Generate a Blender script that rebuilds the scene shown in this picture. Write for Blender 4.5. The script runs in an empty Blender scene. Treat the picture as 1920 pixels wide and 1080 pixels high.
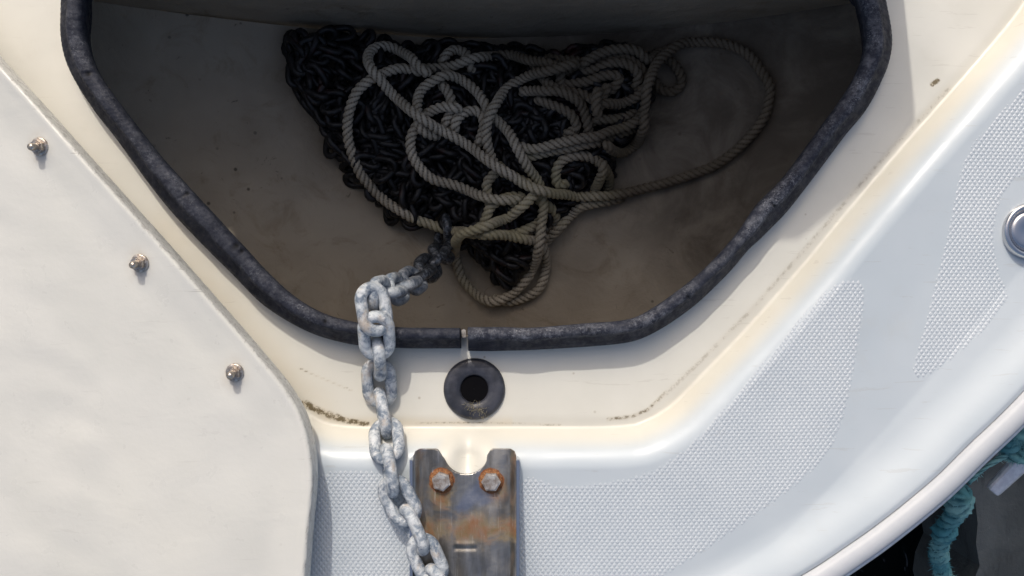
import bpy, bmesh, math, random
import numpy as np
from mathutils import Vector, Matrix
random.seed(7); rng = np.random.default_rng(7)
sc = bpy.context.scene
R = math.radians
# ------------------------------------------------------------------ camera
H = 0.75                       # camera height above the deck plane
S = 0.0004                     # metres per photograph pixel on that plane
cam = bpy.data.cameras.new('camera'); camo = bpy.data.objects.new('camera', cam)
sc.collection.objects.link(camo); sc.camera = camo
camo.location = (0, 0, H); camo.rotation_euler = (0, 0, 0)
cam.sensor_width = 36; cam.lens = 36 * H / (1920 * S)
cam.clip_start = 0.01; cam.clip_end = 200
# ------------------------------------------------------------------ light
SUN_EL, SUN_AZ = 43.0, -12.0   # azimuth measured from +Y (aft), negative = to the left
w = bpy.data.worlds.new('World'); sc.world = w; w.use_nodes = True
nt = w.node_tree; nt.nodes.clear()
sky = nt.nodes.new('ShaderNodeTexSky'); sky.sky_type = 'NISHITA'; sky.sun_disc = False
sky.sun_elevation = R(SUN_EL); sky.sun_rotation = R(SUN_AZ); sky.air_density = 1.0; sky.dust_density = 6.0; sky.ozone_density = .3
bg = nt.nodes.new('ShaderNodeBackground'); bg.inputs['Strength'].default_value = 0.15
wo = nt.nodes.new('ShaderNodeOutputWorld')
nt.links.new(sky.outputs[0], bg.inputs[0]); nt.links.new(bg.outputs[0], wo.inputs[0])
sun = bpy.data.lights.new('sun', 'SUN'); sun.energy = 2.0; sun.angle = R(0.9); sun.color = (1.0, 0.95, 0.88)
suno = bpy.data.objects.new('sun', sun); sc.collection.objects.link(suno)
sd = Vector((math.sin(R(SUN_AZ)) * math.cos(R(SUN_EL)), math.cos(R(SUN_AZ)) * math.cos(R(SUN_EL)), math.sin(R(SUN_EL))))
suno.rotation_euler = sd.to_track_quat('Z', 'Y').to_euler()
suno.location = sd * 5
sc.view_settings.view_transform = 'Standard'; sc.view_settings.look = 'None'
sc.view_settings.gamma = 1; sc.view_settings.use_curve_mapping = False
sc.view_settings.exposure = 0.0

# ------------------------------------------------------------------ helpers
def W(px, py, z=0.0):
    k = S * (H - z) / H
    return ((px - 960) * k, (540 - py) * k)
def WP(pts, z=0.0):
    return np.array([W(a, b, z) for a, b in pts])
def catmull(pts, step, closed=False):
    """resample a polyline (n,k) as a smooth curve with even spacing"""
    P = np.asarray(pts, float); n = len(P); out = []
    segs = n if closed else n - 1
    for i in range(segs):
        if closed: p0, p1, p2, p3 = P[(i-1) % n], P[i], P[(i+1) % n], P[(i+2) % n]
        else:
            p1, p2 = P[i], P[i+1]
            p0 = P[i-1] if i > 0 else 2*p1 - p2
            p3 = P[i+2] if i + 2 < n else 2*p2 - p1
        t = np.linspace(0, 1, 12, endpoint=False)[:, None]
        out.append(0.5*((2*p1) + (-p0+p2)*t + (2*p0-5*p1+4*p2-p3)*t*t + (-p0+3*p1-3*p2+p3)*t**3))
    out = np.concatenate(out)
    out = np.vstack([out, P[:1] if closed else P[-1:]])
    L = np.concatenate([[0], np.cumsum(np.linalg.norm(np.diff(out, axis=0), axis=1))])
    m = max(2, int(round(L[-1] / step)) + 1)
    s = np.linspace(0, L[-1], m)
    res = np.stack([np.interp(s, L, out[:, k]) for k in range(out.shape[1])], 1)
    return res[:-1] if closed else res
def nearest(X, Y, poly, closed=False):
    """distance and nearest point on polyline"""
    A = np.asarray(poly)[:, :2]
    B = np.roll(A, -1, 0) if closed else A[1:]
    A = A if closed else A[:-1]
    best = np.full(X.shape, 1e9); bx = np.zeros_like(X); by = np.zeros_like(X)
    for (ax, ay), (cx, cy) in zip(A, B):
        dx, dy = cx-ax, cy-ay; l2 = dx*dx+dy*dy + 1e-18
        t = np.clip(((X-ax)*dx + (Y-ay)*dy)/l2, 0, 1)
        qx, qy = ax+t*dx, ay+t*dy
        d = (X-qx)**2 + (Y-qy)**2
        m = d < best
        best = np.where(m, d, best); bx = np.where(m, qx, bx); by = np.where(m, qy, by)
    return np.sqrt(best), bx, by
def inside(X, Y, poly):
    A = np.asarray(poly)[:, :2]; B = np.roll(A, -1, 0)
    c = np.zeros(X.shape, bool)
    for (x1, y1), (x2, y2) in zip(A, B):
        if y1 == y2: continue
        cond = ((y1 > Y) != (y2 > Y)) & (X < (x2-x1)*(Y-y1)/(y2-y1) + x1)
        c ^= cond
    return c
def sdf(X, Y, poly):           # positive inside
    d, bx, by = nearest(X, Y, poly, True)
    return np.where(inside(X, Y, poly), d, -d), bx, by
def sm(t):
    t = np.clip(t, 0, 1); return t*t*(3-2*t)
def vnoise(X, Y, s, seed=0):
    """smooth value noise, -1..1"""
    r = np.random.default_rng(seed).uniform(-1, 1, (64, 64))
    u, v = X/s + 31.3, Y/s + 17.7
    i, j = np.floor(u).astype(int), np.floor(v).astype(int); fu, fv = sm(u-i), sm(v-j)
    g = lambda a, b: r[a % 64, b % 64]
    return (g(i, j)*(1-fu)+g(i+1, j)*fu)*(1-fv) + (g(i, j+1)*(1-fu)+g(i+1, j+1)*fu)*fv
def link(name, me, mat=None, parent=None, smooth=True):
    o = bpy.data.objects.new(name, me); sc.collection.objects.link(o)
    if mat and not me.materials: me.materials.append(mat)
    if smooth: me.polygons.foreach_set('use_smooth', [True]*len(me.polygons))
    if parent: o.parent = parent
    return o
def tag(o, label=None, cat=None, group=None, kind=None):
    if label: o['label'] = label
    if cat: o['category'] = cat
    if group: o['group'] = group
    if kind: o['kind'] = kind
    return o
def empty(name, loc=(0, 0, 0)):
    o = bpy.data.objects.new(name, None); o.empty_display_size = .02
    sc.collection.objects.link(o); o.location = loc; return o
def mesh_np(name, V, F):
    me = bpy.data.meshes.new(name); me.from_pydata([tuple(map(float, v)) for v in V], [], [tuple(map(int, f)) for f in F]); me.update()
    return me
def attr(me, name, vals):
    a = me.attributes.new(name, 'FLOAT', 'POINT'); a.data.foreach_set('value', np.asarray(vals, np.float32))
def field(name, xs, ys, infn, zfn, attrs=None, skirt=0.0, skirts=None):
    """height field trimmed along smooth outlines: infn -> (sd, bx, by), sd>0 kept; boundary vertices are snapped on the outline"""
    X, Y = np.meshgrid(xs, ys, indexing='ij')
    sd_, bx, by = infn(X, Y); ins = sd_ > 0
    keep = ins[:-1, :-1] | ins[1:, :-1] | ins[:-1, 1:] | ins[1:, 1:]
    used = np.zeros_like(ins); used[:-1, :-1] |= keep; used[1:, :-1] |= keep; used[:-1, 1:] |= keep; used[1:, 1:] |= keep
    X = np.where(used & ~ins, bx, X); Y = np.where(used & ~ins, by, Y)
    Z = zfn(X, Y)
    idx = -np.ones(ins.shape, int); idx[used] = np.arange(used.sum())
    V = np.stack([X[used], Y[used], Z[used]], 1)
    ii, jj = np.nonzero(keep)
    F = np.stack([idx[ii, jj], idx[ii+1, jj], idx[ii+1, jj+1], idx[ii, jj+1]], 1)
    nb = len(V)
    if skirt:
        E = {}
        for f in F.tolist():
            for a, b in zip(f, f[1:]+f[:1]):
                if (b, a) in E: del E[(b, a)]
                else: E[(a, b)] = 1
        bv = sorted({a for e in E for a in e}); mp = {a: nb+i for i, a in enumerate(bv)}
        VV = V[bv].copy(); VV[:, 2] -= skirt
        F2 = [(b, a, mp[a], mp[b]) for a, b in E]
        V = np.vstack([V, VV]); F = F.tolist() + F2
        bvs = bv
    else: F = F.tolist(); bvs = []
    me = mesh_np(name, V, F)
    if attrs:
        for k, fn in attrs.items():
            a = fn(V[:, 0], V[:, 1]); attr(me, k, a)
    return me
def sweep(path, prof, closed=False, up=Vector((0, 0, 1)), caps=True):
    """path: list of (x,y,z,...) ; prof(i)-> list of (u,v): u to the right of travel, v up"""
    n = len(path); V = []; F = []; m = None
    P = [Vector(p[:3]) for p in path]
    for i in range(n):
        a = P[(i-1) % n] if (closed or i > 0) else P[i]; b = P[(i+1) % n] if (closed or i < n-1) else P[i]
        t = (b-a); t.z = 0; t.normalize(); r = t.cross(up).normalized()
        pr = prof(i); m = len(pr)
        V += [P[i] + r*u + up*v for u, v in pr]
    for i in range(n if closed else n-1):
        j = (i+1) % n
        for k in range(m-1): F.append((i*m+k, i*m+k+1, j*m+k+1, j*m+k))
    if caps and not closed:
        F.append(tuple(range(m))); F.append(tuple((n-1)*m+k for k in reversed(range(m))))
    return V, F
def lathe(prof, n=48, c=(0, 0, 0)):
    V = []; F = []; m = len(prof)
    for i in range(n):
        a = 2*math.pi*i/n
        V += [(c[0]+r*math.cos(a), c[1]+r*math.sin(a), c[2]+z) for r, z in prof]
    for i in range(n):
        j = (i+1) % n
        for k in range(m-1): F.append((i*m+k, i*m+k+1, j*m+k+1, j*m+k))
    return V, F

# ------------------------------------------------------------------ materials
def rgb(v): return (v[0], v[1], v[2], 1)
class M:
    def __init__(s, name, base=(.5, .5, .5), rough=.5, metal=0.0, spec=.5, coat=0.0):
        s.m = bpy.data.materials.new(name); s.m.use_nodes = True; s.t = s.m.node_tree; s.N = s.t.nodes; s.L = s.t.links
        s.b = s.N['Principled BSDF']; s.set('Base Color', rgb(base)); s.set('Roughness', rough); s.set('Metallic', metal)
        s.set('Specular IOR Level', spec); s.set('Coat Weight', coat); s.set('Coat Roughness', .15)
        s.tc = s.N.new('ShaderNodeTexCoord')
    def set(s, k, v):
        if hasattr(v, 'is_linked'): s.L.new(v, s.b.inputs[k])
        else: s.b.inputs[k].default_value = v
    def node(s, t, **kw):
        n = s.N.new(t)
        for k, v in kw.items():
            if k in n.inputs.keys() if isinstance(k, str) else False:
                if hasattr(v, 'is_linked'): s.L.new(v, n.inputs[k])
                else: n.inputs[k].default_value = v
            else: setattr(n, k, v)
        return n
    def coord(s, scale=(1, 1, 1), rot=(0, 0, 0), src='Object'):
        mp = s.N.new('ShaderNodeMapping'); mp.inputs['Scale'].default_value = scale; mp.inputs['Rotation'].default_value = rot
        s.L.new(s.tc.outputs[src], mp.inputs[0]); return mp.outputs[0]
    def noise(s, scale, detail=4, rough=.55, dist=0.0, vec=None):
        n = s.N.new('ShaderNodeTexNoise'); n.inputs['Scale'].default_value = scale; n.inputs['Detail'].default_value = detail
        n.inputs['Roughness'].default_value = rough; n.inputs['Distortion'].default_value = dist
        s.L.new(vec or s.tc.outputs['Object'], n.inputs['Vector']); return n.outputs['Fac']
    def vor(s, scale, feature='F1', vec=None, rnd=1.0):
        n = s.N.new('ShaderNodeTexVoronoi'); n.feature = feature; n.inputs['Scale'].default_value = scale
        n.inputs['Randomness'].default_value = rnd
        s.L.new(vec or s.tc.outputs['Object'], n.inputs['Vector']); return n.outputs['Distance']
    def ramp(s, f, a, b, lo=0.0, hi=1.0):
        n = s.N.new('ShaderNodeMapRange'); n.interpolation_type = 'SMOOTHSTEP'
        n.inputs['From Min'].default_value = a; n.inputs['From Max'].default_value = b
        n.inputs['To Min'].default_value = lo; n.inputs['To Max'].default_value = hi
        s.L.new(f, n.inputs['Value']); return n.outputs['Result']
    def math(s, op, a, b=0.0):
        n = s.N.new('ShaderNodeMath'); n.operation = op
        for i, v in enumerate((a, b)):
            if hasattr(v, 'is_linked'): s.L.new(v, n.inputs[i])
            else: n.inputs[i].default_value = v
        return n.outputs[0]
    def mix(s, f, a, b, mode='MIX'):
        n = s.N.new('ShaderNodeMix'); n.data_type = 'RGBA'; n.blend_type = mode
        for k, v in ((0, f), (6, a), (7, b)):
            if hasattr(v, 'is_linked'): s.L.new(v, n.inputs[k])
            else: n.inputs[k].default_value = rgb(v) if k else v
        return n.outputs[2]
    def attr(s, name):
        n = s.N.new('ShaderNodeAttribute'); n.attribute_name = name; return n.outputs['Fac']
    def bump(s, h, dist=.001, strength=1.0):
        n = s.N.new('ShaderNodeBump'); n.inputs['Distance'].default_value = dist; n.inputs['Strength'].default_value = strength
        s.L.new(h, n.inputs['Height'])
        if getattr(s, '_b', None): s.L.new(s._b, n.inputs['Normal'])
        s._b = n.outputs[0]; s.L.new(s._b, s.b.inputs['Normal'])
mats = {}
def gelcoat():
    m = M('deck_gelcoat', rough=.35, spec=.45)
    cr = m.attr('cream'); di = m.attr('dirt'); ye = m.attr('yellow')
    white = m.mix(m.ramp(m.noise(9, 3), .35, .7), (.47, .525, .565), (.51, .56, .595))
    cream = m.mix(m.ramp(m.noise(14, 4), .35, .7), (.605, .595, .535), (.65, .64, .58))
    c = m.mix(cr, white, cream)
    c = m.mix(m.math('MULTIPLY', ye, m.ramp(m.noise(40, 5, .65), .25, .75, .45, 1)), c, (.62, .54, .40))
    # scattered specks
    sp = m.math('MULTIPLY', m.ramp(m.vor(55), .035, .075, 1, 0), m.ramp(m.noise(6, 2), .5, .62))
    c = m.mix(m.math('MULTIPLY', sp, m.math('MULTIPLY', cr, .6)), c, (.25, .2, .13))
    # grime with its own shape
    g = m.ramp(m.math('MULTIPLY', di, m.ramp(m.noise(260, 6, .75), .3, .62, .15, 1.6)), .28, .75)
    c = m.mix(m.math('MULTIPLY', m.ramp(di, .05, .9), .55), c, (.42, .33, .19))
    c = m.mix(g, c, (.15, .12, .07))
    sc1 = m.ramp(m.noise(60, 5, .6, .3, m.coord((.35, 3.2, 1), (0, 0, R(-42)))), .655, .68); sc2 = m.ramp(m.noise(70, 5, .6, .3, m.coord((.3, 3.5, 1), (0, 0, R(8)))), .66, .685)
    c = m.mix(m.math('MULTIPLY', m.math('MAXIMUM', sc1, sc2), .16), c, (.30, .27, .22))
    c = m.mix(m.ramp(m.noise(11, 6, .7, .5), .56, .8, 0, .22), c, (.42, .38, .30))
    m.set('Base Color', c)
    m.set('Roughness', m.ramp(m.noise(30, 4), .3, .7, .28, .45))
    m.bump(m.noise(25, 3), .0009, .5)
    return m.m
mats['deck'] = gelcoat()
def nonskid():
    m = M('non_skid_gelcoat', rough=.42)
    m.set('Base Color', m.mix(m.ramp(m.noise(12, 4), .35, .7), (.485, .53, .57), (.54, .58, .615)))
    return m.m
mats['nonskid'] = nonskid()
def lidmat():
    m = M('lid_gelcoat', rough=.38)
    c = m.mix(m.ramp(m.noise(8, 4), .3, .7), (.525, .53, .50), (.565, .568, .54))
    st = m.ramp(m.noise(34, 6, .7, 1.0, m.coord((.5, 1.8, 1), (0, 0, R(20)))), .58, .75)
    c = m.mix(m.math('MULTIPLY', st, .10), c, (.40, .39, .37))
    c = m.mix(m.ramp(m.noise(5, 3, .5), .5, .75, 0, .35), c, (.58, .575, .52))
    sp = m.math('MULTIPLY', m.ramp(m.vor(38), .03, .06, 1, 0), m.ramp(m.noise(9, 2), .52, .62))
    c = m.mix(m.math('MULTIPLY', sp, .8), c, (.12, .10, .08))
    g = m.ramp(m.math('MULTIPLY', m.attr('edge'), m.noise(230, 6, .85, 1.2, m.coord((1, .45, 1), (0, 0, R(-38))))), .47, .62)
    c = m.mix(m.math('MULTIPLY', g, .7), c, (.22, .21, .20))
    c = m.mix(m.math('MULTIPLY', m.attr('stain'), m.ramp(m.noise(130, 5, .7), .3, .65, .1, .6)), c, (.36, .27, .18))
    hl = m.ramp(m.noise(75, 6, .65, .4, m.coord((.25, 3.5, 1), (0, 0, R(-44)))), .645, .665)
    c = m.mix(m.math('MULTIPLY', hl, m.math('ADD', m.math('MULTIPLY', m.attr('edge'), .5), .10)), c, (.20, .19, .17))
    m.set('Base Color', c)
    m.set('Roughness', m.ramp(m.noise(60, 4), .3, .7, .26, .5))
    m.bump(m.noise(20, 3, .5, .5, m.coord((.8, 1.3, 1), (0, 0, R(25)))), .003, .22)
    m.bump(m.noise(260, 4), .0003, .4)
    return m.m
mats['lid'] = lidmat()
def rubber():
    m = M('black_rubber', (.014, .015, .021), .62, spec=.18)
    top = m.attr('top')
    s1 = m.ramp(m.noise(420, 6, .8), .46, .66); s2 = m.ramp(m.noise(45, 4, .6), .38, .62)
    s3 = m.ramp(m.vor(190), .08, .16, 1, 0)
    f = m.math('MULTIPLY', m.math('MULTIPLY', m.math('ADD', s1, m.math('MULTIPLY', s3, .5)), s2), top)
    c = m.mix(m.ramp(m.noise(80, 4), .3, .7), (.012, .014, .022), (.028, .031, .044))
    c = m.mix(m.math('MULTIPLY', top, .8), c, m.mix(m.ramp(m.noise(150, 6, .75), .42, .68), (.022, .025, .038), (.12, .125, .145)))
    c = m.mix(m.math('MULTIPLY', f, .6), c, (.24, .25, .28))
    c = m.mix(m.math('MULTIPLY', m.ramp(m.noise(900, 3, .7), .6, .7), m.math('MULTIPLY', s2, top)), c, (.36, .37, .38))
    c = m.mix(m.attr('nick'), c, (.002, .002, .003))
    m.set('Base Color', c); m.set('Roughness', m.ramp(m.noise(200, 4), .3, .7, .45, .8))
    m.bump(m.noise(350, 5, .7), .0008, .8)
    return m.m
mats['rubber'] = rubber()
def lockermat():
    m = M('locker_laminate', rough=.7, spec=.25)
    c = m.mix(m.ramp(m.noise(5, 4, .6), .3, .7), (.30, .255, .195), (.42, .365, .285))
    c = m.mix(m.ramp(m.noise(26, 6, .7, .8), .5, .78, 0, .7), c, (.20, .155, .10))
    c = m.mix(m.ramp(m.noise(70, 6, .8, .6), .62, .72, 0, .8), c, (.09, .07, .05))
    sp = m.math('MULTIPLY', m.ramp(m.vor(45), .04, .10, 1, 0), m.ramp(m.noise(9, 2), .45, .6))
    c = m.mix(m.math('MULTIPLY', sp, .8), c, (.05, .04, .03))
    c = m.mix(m.math('MULTIPLY', m.attr('painted_shade'), m.ramp(m.noise(16, 5, .65, .6), .25, .6, .55, .95)), c, (.085, .068, .05))  # shade over the right of the floor, painted into the laminate
    m.set('Base Color', c); m.bump(m.noise(30, 5, .6, .5), .005, .6); m.bump(m.noise(220, 4), .0006, .6)
    return m.m
mats['locker'] = lockermat()
def galv():
    m = M('galvanised_steel', rough=.55, metal=.12)
    oi = m.N.new('ShaderNodeObjectInfo')
    v = m.N.new('ShaderNodeVectorMath'); v.operation = 'ADD'
    m.L.new(m.tc.outputs['Object'], v.inputs[0]); m.L.new(oi.outputs['Location'], v.inputs[1]); vec = v.outputs[0]
    c = m.mix(m.ramp(m.noise(120, 6, .68, .5, vec), .37, .62), (.14, .18, .235), (.53, .565, .59))
    c = m.mix(m.ramp(m.noise(300, 5, .65, 0, vec), .5, .78), c, (.72, .73, .73))
    c = m.mix(m.ramp(m.noise(60, 4, .6, 0, vec), .55, .72, 0, .65), c, (.40, .31, .22))
    c = m.mix(m.ramp(m.noise(500, 3, .6, 0, vec), .62, .7, 0, .6), c, (.10, .12, .15))
    m.set('Base Color', c); m.set('Roughness', m.ramp(m.noise(300, 4, .6, 0, vec), .3, .7, .42, .75))
    m.bump(m.noise(330, 5, .7, 0, vec), .0009, .9)
    return m.m
mats['galv'] = galv()
def mudchain():
    m = M('muddy_chain_steel', rough=.5, metal=.2)
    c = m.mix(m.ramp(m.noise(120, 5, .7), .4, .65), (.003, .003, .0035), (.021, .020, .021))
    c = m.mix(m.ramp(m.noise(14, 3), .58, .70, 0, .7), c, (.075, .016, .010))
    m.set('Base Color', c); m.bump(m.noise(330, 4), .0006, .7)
    return m.m
mats['mud'] = mudchain()
def shadechain():
    m = M('shaded_wet_galvanising', rough=.3, metal=.3)  # locker shade painted into wet galvanising, pale specks as glints
    m.set('Base Color', m.mix(m.ramp(m.noise(240, 5, .75), .45, .66), (.035, .04, .048), (.26, .285, .32))); m.bump(m.noise(330, 4), .001, 1); return m.m
mats['painted_shade'] = shadechain()
def ropemat(name, a, b, dark, fuzz=500):
    m = M(name, rough=.9, spec=.15)
    c = m.mix(m.ramp(m.noise(18, 4, .6), .3, .7), a, b)
    c = m.mix(m.ramp(m.noise(fuzz, 4, .7), .45, .75, 0, .45), c, dark)
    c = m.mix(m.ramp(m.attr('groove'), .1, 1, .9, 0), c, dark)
    c = m.mix(m.ramp(m.noise(7, 3), .58, .7, 0, .5), c, tuple(x*.7 for x in b[:2]) + (b[2]*.45,))
    c = m.mix(m.math('MULTIPLY', m.attr('rope_shade'), .8), c, dark)  # shade on the upper right loops, painted into the fibre colour
    m.set('Base Color', c); m.bump(m.noise(fuzz*1.6, 3), .0008, .9)
    return m.m
mats['rope'] = ropemat('laid_rope_fibre', (.36, .32, .25), (.53, .475, .38), (.07, .052, .033))
mats['teal'] = ropemat('teal_rope_fibre', (.07, .25, .29), (.34, .58, .54), (.02, .08, .10), 130)
def steel(rust=True):
    m = M('stained_stainless' if rust else 'polished_stainless', (.62, .62, .63), .28, 1.0)
    if rust:
        c = m.mix(m.ramp(m.noise(25, 4, .6, 0, m.coord((2.5, .5, 1))), .35, .65), (.20, .185, .16), (.38, .37, .35))
        blue = m.ramp(m.noise(22, 3, .5, .8), .56, .66)
        c = m.mix(m.math('MULTIPLY', blue, .6), c, (.26, .30, .40))
        r1 = m.ramp(m.math('ADD', m.math('MULTIPLY', m.attr('rust'), .62), m.noise(38, 6, .7, .8)), .80, 1.26)
        c = m.mix(r1, c, m.mix(m.ramp(m.noise(70, 5, .65), .4, .62), (.15, .11, .055), (.19, .09, .04)))
        r2 = m.ramp(m.math('ADD', m.math('MULTIPLY', m.attr('rust2'), .6), m.noise(150, 5, .7)), .80, 1.0)
        c = m.mix(r2, c, (.22, .075, .02))
        scr = m.ramp(m.noise(120, 5, .7, .2, m.coord((4, .22, 1))), .58, .66)
        c = m.mix(m.math('MULTIPLY', scr, .35), c, (.55, .54, .52))
        m.set('Base Color', c); m.set('Metallic', m.ramp(m.math('MAXIMUM', r1, r2), 0, 1, .95, .15))
        m.set('Roughness', m.ramp(m.math('MAXIMUM', r1, m.noise(60, 4)), .3, 1, .30, .7))
        m.bump(m.noise(140, 5, .6), .0005, .6)
    else:
        m.set('Roughness', m.ramp(m.noise(90, 3), .3, .7, .08, .2))
    return m.m
mats['plate'] = steel(True); mats['steel'] = steel(False)
def simple(name, a, b, sc_=120, rough=.5, metal=0.0, bump=.0003, spec=.5):
    m = M(name, rough=rough, metal=metal, spec=spec)
    m.set('Base Color', m.mix(m.ramp(m.noise(sc_, 5, .65), .35, .68), a, b)); m.bump(m.noise(sc_*3, 4), bump, .7); return m.m
mats['bolt'] = simple('weathered_bolt_steel', (.24, .20, .17), (.52, .51, .49), 200, .42, .6)
mats['rustwasher'] = simple('rusty_washer', (.12, .042, .014), (.32, .15, .06), 500, .75, .2, .0006)
mats['stud'] = simple('tarnished_stud_steel', (.30, .25, .21), (.62, .58, .53), 500, .32, .85, .0003)
mats['bush'] = simple('black_plastic', (.016, .018, .026), (.045, .048, .062), 90, .45, 0, .0004)
mats['rail'] = simple('rail_gelcoat', (.44, .465, .50), (.50, .52, .545), 12, .5, 0, .0001)
mats['hull'] = simple('hull_gelcoat', (.55, .57, .6), (.62, .64, .66), 6, .3, 0, .0001)
mats['debris'] = simple('dry_plant_fibre', (.16, .14, .08), (.33, .30, .21), 300, .9)
mats['alu'] = simple('cast_aluminium', (.62, .62, .66), (.78, .78, .80), 200, .35, .5, .0002)
def water():
    m = M('dark_water', (.006, .009, .010), .12, spec=.4)
    m.bump(m.noise(9, 4, .55, .6), .05, .5); return m.m
mats['water'] = water()
def dock():
    m = M('weathered_pontoon', rough=.6)
    c = m.mix(m.ramp(m.noise(6, 5, .65, .5), .3, .7), (.028, .034, .035), (.10, .11, .108))
    c = m.mix(m.ramp(m.noise(26, 6, .75, .4, m.coord((1.6, .4, 1))), .52, .72, 0, .7), c, (.012, .014, .015))
    c = m.mix(m.ramp(m.noise(120, 5, .8), .62, .74, 0, .6), c, (.20, .21, .20))
    m.set('Base Color', c); m.bump(m.noise(40, 5, .7), .004, .8); return m.m
mats['dock'] = dock()

# ------------------------------------------------------------------ deck outline curves (world metres)
GUT = catmull(WP([(1150, 801), (1210, 790), (1258, 762), (1300, 722), (1350, 670), (1400, 618), (1500, 506), (1600, 385), (1700, 268), (1785, 172), (1885, 55),
                  (1930, -10), (1935, -60), (1890, -110), (1780, -135), (870, -145), (0, -135), (-110, -110), (-150, -40), (-100, 30), (0, 140), (60, 205), (200, 358),
                  (300, 468), (400, 580), (480, 672), (530, 730), (570, 772), (620, 797), (700, 802), (900, 802)], -.018), .006, True)
SEAL_OUT = [(98, -20), (97, 50), (105, 100), (125, 145), (160, 200), (200, 252), (250, 320), (300, 385), (350, 440), (400, 490), (440, 530), (480, 570), (520, 598),
            (560, 620), (600, 636), (650, 648), (700, 653), (780, 656), (862, 656)]
SEAL_IN = [(158, -20), (157, 50), (165, 92), (187, 142), (232, 205), (290, 280), (340, 335), (400, 400), (448, 452), (497, 505), (545, 550), (600, 584), (660, 602),
           (740, 612), (862, 614)]
SEAL_OUT2 = [(877, 661), (940, 661), (1040, 657), (1140, 650), (1200, 640), (1250, 616), (1300, 582), (1340, 547), (1380, 506), (1412, 468), (1440, 442), (1482, 400),
             (1520, 352), (1560, 300), (1600, 247), (1640, 197), (1665, 150), (1681, 108), (1687, 60), (1675, -10)]
SEAL_IN2 = [(877, 612), (940, 612), (1000, 613), (1100, 605), (1180, 597), (1230, 573), (1290, 530), (1330, 495), (1380, 440), (1420, 382), (1470, 330), (1520, 265),
            (1570, 195), (1600, 150), (1620, 100), (1622, 50), (1605, -15)]
def band(outp, inp, z, n):
    o = catmull(WP(outp, z), .001); i = catmull(WP(inp, z), .001)
    f = lambda a: np.stack([np.interp(np.linspace(0, 1, n), np.linspace(0, 1, len(a)), a[:, k]) for k in (0, 1)], 1)
    return f(o), f(i)
AFT_OUT = [(1675, -10), (1640, -62), (1560, -92), (1400, -104), (870, -108), (300, -104), (170, -88), (115, -60), (98, -20)]
AFT_IN = [(1605, -15), (1575, -38), (1520, -50), (1390, -56), (870, -60), (310, -56), (215, -50), (172, -38), (158, -20)]
sL = band(SEAL_OUT, SEAL_IN, .006, 420); sR = band(SEAL_OUT2, SEAL_IN2, .006, 480); sA = band(AFT_OUT, AFT_IN, .006, 260)
OPEN = np.vstack([(sL[0]*.45+sL[1]*.55), (sR[0]*.45+sR[1]*.55), (sA[0]*.45+sA[1]*.55)])[::4]
CX = W(870, 0)[0]
Cr = [(2650, -2600), (2560, -1400), (2480, -600), (2360, -50), (2220, 340), (2060, 590), (1920, 746), (1829, 834), (1758, 903), (1670, 975), (1600, 1026), (1500, 1090), (1350, 1165), (1180, 1225), (1010, 1262)]
CREASE = catmull(WP(Cr + [(870, 1275)] + [(1740-a, b) for a, b in reversed(Cr)], .004), .008)   # starboard aft -> bow -> port aft
zC = -.003
def deck_z(X, Y, full=True):
    d, _, _ = sdf(X, Y, GUT); d = -d                     # positive outside the gutter
    s = np.clip(d/.027, 0, 1)
    z = np.where(d > 0, -.019 + .024*(1-(1-s)**2.2), -.019 + .0012*sm(-d/.01))
    z = z - .15*np.clip(d-.027, 0, .10)
    # groove leading from the bushing to the plate
    gx, gy = W(876, 800)
    g = np.exp(-((X-gx)/.0085)**2)*sm((Y - W(0, 905)[1])/.02)*sm((W(0, 775)[1]-Y)/.008)
    z = z - .010*g*np.clip(s*1.5, 0, 1)
    e, _, _ = nearest(X, Y, CREASE)
    k = sm(1 - e/.042)
    z = z*(1-k) + zC*k - .0022*np.exp(-(e/.0022)**2) + .0010*np.exp(-((e-.014)/.011)**2)
    return z + .0003*vnoise(X, Y, .03, 5)
def deck_in(X, Y):
    a, ax, ay = sdf(X, Y, OPEN); a = -a
    c, cx, cy = sdf(X, Y, CREASE)
    m = a < c
    return np.minimum(a, c), np.where(m, ax, cx), np.where(m, ay, cy)
xs = np.unique(np.concatenate([np.arange(-.70, -.42, .014), np.arange(-.42, .42, .0018), np.arange(.42, .72, .012)]))
ys = np.unique(np.concatenate([np.arange(-.31, -.235, .006), np.arange(-.235, .30, .0018), np.arange(.30, 1.3, .05)]))
def a_cream(X, Y):
    d, _, _ = sdf(X, Y, GUT); gx, gy = W(876, 850)
    return np.maximum(sm((d+.017)/.013), sm((.030-np.abs(X-gx))/.014)*sm((Y-gy+.022)/.012))
def stroke(X, Y, pts, wdt, z=-.018, fade=True):
    p = WP(pts, z); d, qx, qy = nearest(X, Y, p)
    return np.exp(-(d/wdt)**2)
def a_dirt(X, Y):
    v = stroke(X, Y, [(568, 755), (590, 768), (620, 780), (655, 790), (688, 795)], .0024)*.74
    v = np.maximum(v, .62*stroke(X, Y, [(575, 758), (600, 772), (635, 784)], .0034))
    v = np.maximum(v, .46*stroke(X, Y, [(1140, 786), (1185, 781), (1215, 768), (1245, 738)], .0020))
    v = np.maximum(v, .30*stroke(X, Y, [(1230, 755), (1300, 690), (1400, 590), (1500, 478), (1640, 315), (1780, 165)], .0035))
    v = np.maximum(v, .42*stroke(X, Y, [(560, 690), (610, 712), (660, 732)], .0011))
    v = np.maximum(v, .9*stroke(X, Y, [(1748, 158), (1758, 151)], .0018))
    v = np.maximum(v, .42*stroke(X, Y, [(480, 660), (530, 720), (570, 765)], .0015))
    v = np.maximum(v, .40*stroke(X, Y, [(780, 795), (900, 792), (1050, 797)], .0014))
    return v
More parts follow.
